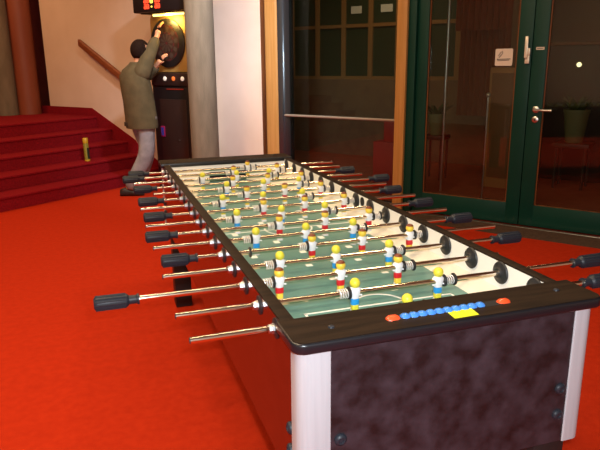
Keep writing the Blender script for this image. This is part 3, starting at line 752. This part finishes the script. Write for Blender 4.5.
b = MB(); b.box((1.165, 6.0, .001), (1.47, 6.4, 1.36), None, UV, bev=.008); b.build('carcass', 'box_brown', bxo)
b = MB(); b.box((1.195, 5.99, .12), (1.44, 6.0, 1.30), None, UV, bev=.004); b.build('door', 'box_panel', bxo)
# chrome stanchion and vertical pole
sn = thing('chrome_stanchion', 'slim chrome stanchion with a ball top behind the left door pane', 'stanchion', UV(1.215, 5.2, 0))
MB().lathe([(0.001, .14), (.015, .14), (.03, .04), (.03, 0)], UV(1.215, 5.2, 0), (0, 0, 1), None, 24).build('base', 'counter', sn)
MB().cyl(UV(1.215, 5.2, .03), UV(1.215, 5.2, 1.08), .010, None, 14).build('pole', 'steel', sn)
MB().ball(UV(1.215, 5.2, 1.10), .024, None, 16).build('ball_top', 'steel', sn)
tag(MB().cyl(UV(1.79, 5.5, .001), UV(1.79, 5.5, H - .01), .014, None, 16).build('steel_pole', 'steel'), 'thin vertical steel pole behind the left edge of the door glass', 'pole')
# plants
def plant(u, v, zb_, hgt, r0, r1, label, nleaf, lh, sd):
    rnd = random.Random(sd)
    t = thing('potted_plant', label, 'plant', UV(u, v, zb_))
    MB().lathe([(0, r0*.95), (.01, r0), (hgt - .03, r1), (hgt - .03, r1*1.06), (hgt, r1*1.06), (hgt, r1*.92), (hgt - .05, r1*.88), (hgt - .05, 0)], UV(u, v, zb_), (0, 0, 1), None, 28).build('pot', 'pot', t)
    b = MB()
    for i in range(nleaf):
        a = rnd.uniform(0, 2*PI); L_ = lh*rnd.uniform(.6, 1.0); sp = rnd.uniform(.25, .75)
        c = UV(u, v, zb_ + hgt - .05) + Vector((math.cos(a), math.sin(a), 0))*r1*rnd.uniform(0, .5)
        dr_ = Vector((math.cos(a)*sp, math.sin(a)*sp, 1)).normalized(); sdv = Vector((-math.sin(a), math.cos(a), 0))
        ra = []
        for q in range(6):
            f_ = q/5; p = c + dr_*L_*f_ + Vector((math.cos(a), math.sin(a), -1))*(.22*L_*f_*f_); w_ = .022*math.sin(PI*min(.97, .08 + .9*f_)) + .002
            ra.append([p - sdv*w_, p + Vector((0, 0, .003)), p + sdv*w_, p - Vector((0, 0, .002))])
        b.loft(ra)
    b.build('foliage', 'leaf', t, smooth=60)
st_ = thing('plant_stand', 'low dark stand under the small lobby plant behind the left door pane', 'stand', UV(2.16, 6.2, 0))
MB().box((2.02, 6.07, .50), (2.30, 6.33, .55), None, UV, bev=.004).build('stand_top', 'counter', st_)
for du in (-.11, .11):
    for dv in (-.1, .1): MB().cyl(UV(2.16 + du, 6.2 + dv, .001), UV(2.16 + du, 6.2 + dv, .50), .014, None, 10).build('leg', 'counter', st_)
plant(2.16, 6.2, .551, .26, .075, .105, 'small potted plant on a low stand behind the left door pane', 26, .26, 3)
ct = thing('lobby_counter', 'long dark counter behind the right door pane', 'counter', UV(.2, 7.0, 0))
MB().box((-1.6, 6.9, .001), (1.1, 7.4, 1.60), None, UV, bev=.01).build('counter_front', 'counter', ct)
MB().box((-1.65, 6.86, 1.60), (1.12, 7.44, 1.64), None, UV, bev=.006).build('counter_top', 'box_panel', ct)
sd2 = thing('plant_stand', 'low dark stand under the large pot behind the right door pane', 'stand', UV(.615, 6.5, 0))
MB().box((.42, 6.32, .47), (.81, 6.68, .52), None, UV, bev=.004).build('stand_top', 'counter', sd2)
for du in (-.15, .15):
    for dv in (-.14, .14): MB().cyl(UV(.615 + du, 6.5 + dv, .001), UV(.615 + du, 6.5 + dv, .47), .016, None, 10).build('leg', 'counter', sd2)
plant(.615, 6.5, .521, .37, .095, .135, 'large tapered grey-green plant pot behind the right door pane', 30, .30, 9)
lp = thing('flash_glint', 'small lit globe standing in for a flash reflection behind the right door pane', 'glint', UV(.70, 6.88, 1.38))
MB().ball(UV(.70, 6.80, 1.38), .027, None, 18).build('globe', 'globe', lp)  # emissive ball added to imitate a glint of the camera flash
MB().cyl(UV(.70, 6.898, 1.38), UV(.70, 6.83, 1.38), .018, None, 14).build('ball_stem', 'steel', lp)
b = MB(); b.box((1.97, 8.40, .001), (2.19, 8.50, .06), None, UV, bev=.005); tag(b.build('floor_sign', 'paper'), 'low white block on the lobby floor behind the left door pane', 'block')
b = MB(); b.box((2.43, 8.57, .001), (2.62, 8.66, .05), None, UV, bev=.005); tag(b.build('floor_block', 'tan_wood'), 'low tan block on the lobby floor beside the white block', 'block')

# ------------------------------------------------------------------ lights
def area(name, loc, size, power, col, target=None, spread=None):
    l = bpy.data.lights.new(name, 'AREA'); l.energy = power; l.color = col; l.shape = 'DISK'; l.size = size
    o = bpy.data.objects.new(name, l); COL.objects.link(o); o.location = loc
    d = Vector((0, 0, -1)) if target is None else (Vector(target) - Vector(loc))
    o.rotation_euler = d.to_track_quat('-Z', 'Y').to_euler()
    if spread: l.spread = spread
    return o
def tube_lamp(name, loc, sx, sy, power, col, rz=0.0):
    l = bpy.data.lights.new(name, 'AREA'); l.energy = power; l.color = col; l.shape = 'RECTANGLE'; l.size = sx; l.size_y = sy
    o = bpy.data.objects.new(name, l); COL.objects.link(o); o.location = loc; o.rotation_euler = (0, 0, rz)
WARM = (1.0, 0.74, 0.44)
tube_lamp('rod_highlight_tube', (-.4, 1.3, H - .03), 4.4, .10, 62, WARM)  # unseen tube, added and sized for the line highlight on the rods
for u, v, p in ((0.8, -0.6, 40), (2.6, 0.2, 40), (3.4, 2.4, 36), (0.2, 2.2, 22), (1.2, -2.6, 30)):
    area('ceiling_lamp', UV(u, v, H - .03), .35, p, WARM)
for u, v, p in ((5.6, 1.6, 34), (7.3, 3.0, 24), (4.9, 2.4, 10)):
    area('stair_lamp', UV(u, v, H - .03), .3, p, (1.0, .52, .22))
area('column_lamp', UV(1.9, 2.2, H - .03), .25, 34, (.86, .88, 1.0), UV(3.75, 4.35, 1.3), math.radians(60))
area('lobby_lamp', UV(3.0, 6.2, H - .03), .3, 10, (1.0, .66, .36), UV(3.9, 7.5, 1.6), math.radians(110))
area('lobby_lamp', UV(0.4, 5.6, H - .03), .3, 3, (1.0, .60, .32))
area('board_lamp_light', UV(4.25, 3.80, 1.94), .12, 6.0, (1.0, .62, .14), UV(4.22, 3.93, 1.86))
# the camera's flash
l = bpy.data.lights.new('camera_flash', 'POINT'); l.energy = 145; l.color = (.88, .95, 1.0); l.shadow_soft_size = .012
CAM = Vector((-.3607, -1.2686, .596 + ZR))
o = bpy.data.objects.new('camera_flash', l); COL.objects.link(o); o.location = CAM + Vector((.035, -.011, .045))
w = bpy.data.worlds.new('world'); SC.world = w; w.use_nodes = True
w.node_tree.nodes['Background'].inputs['Color'].default_value = (.5, .35, .22, 1)
w.node_tree.nodes['Background'].inputs['Strength'].default_value = .02

# ------------------------------------------------------------------ camera
pitch, roll, yaw, fpx = .2584, -.0098, .3207, 612.0
fw = Vector((math.sin(yaw)*math.cos(pitch), math.cos(yaw)*math.cos(pitch), -math.sin(pitch)))
rt = Vector((math.cos(yaw), -math.sin(yaw), 0)); up = rt.cross(fw)
r2 = rt*math.cos(roll) + up*math.sin(roll); u2 = -rt*math.sin(roll) + up*math.cos(roll)
cd = bpy.data.cameras.new('camera'); cd.sensor_width = 36; cd.sensor_fit = 'HORIZONTAL'; cd.lens = fpx/600*36; cd.clip_start = .02
co = bpy.data.objects.new('camera', cd); COL.objects.link(co)
mw = Matrix((r2, u2, -fw)).transposed().to_4x4(); mw.translation = CAM; co.matrix_world = mw
SC.camera = co
vs = SC.view_settings
vs.view_transform = 'Standard'; vs.look = 'None'; vs.gamma = 1.0; vs.exposure = 0.0
try: vs.use_curve_mapping = False
except Exception: pass
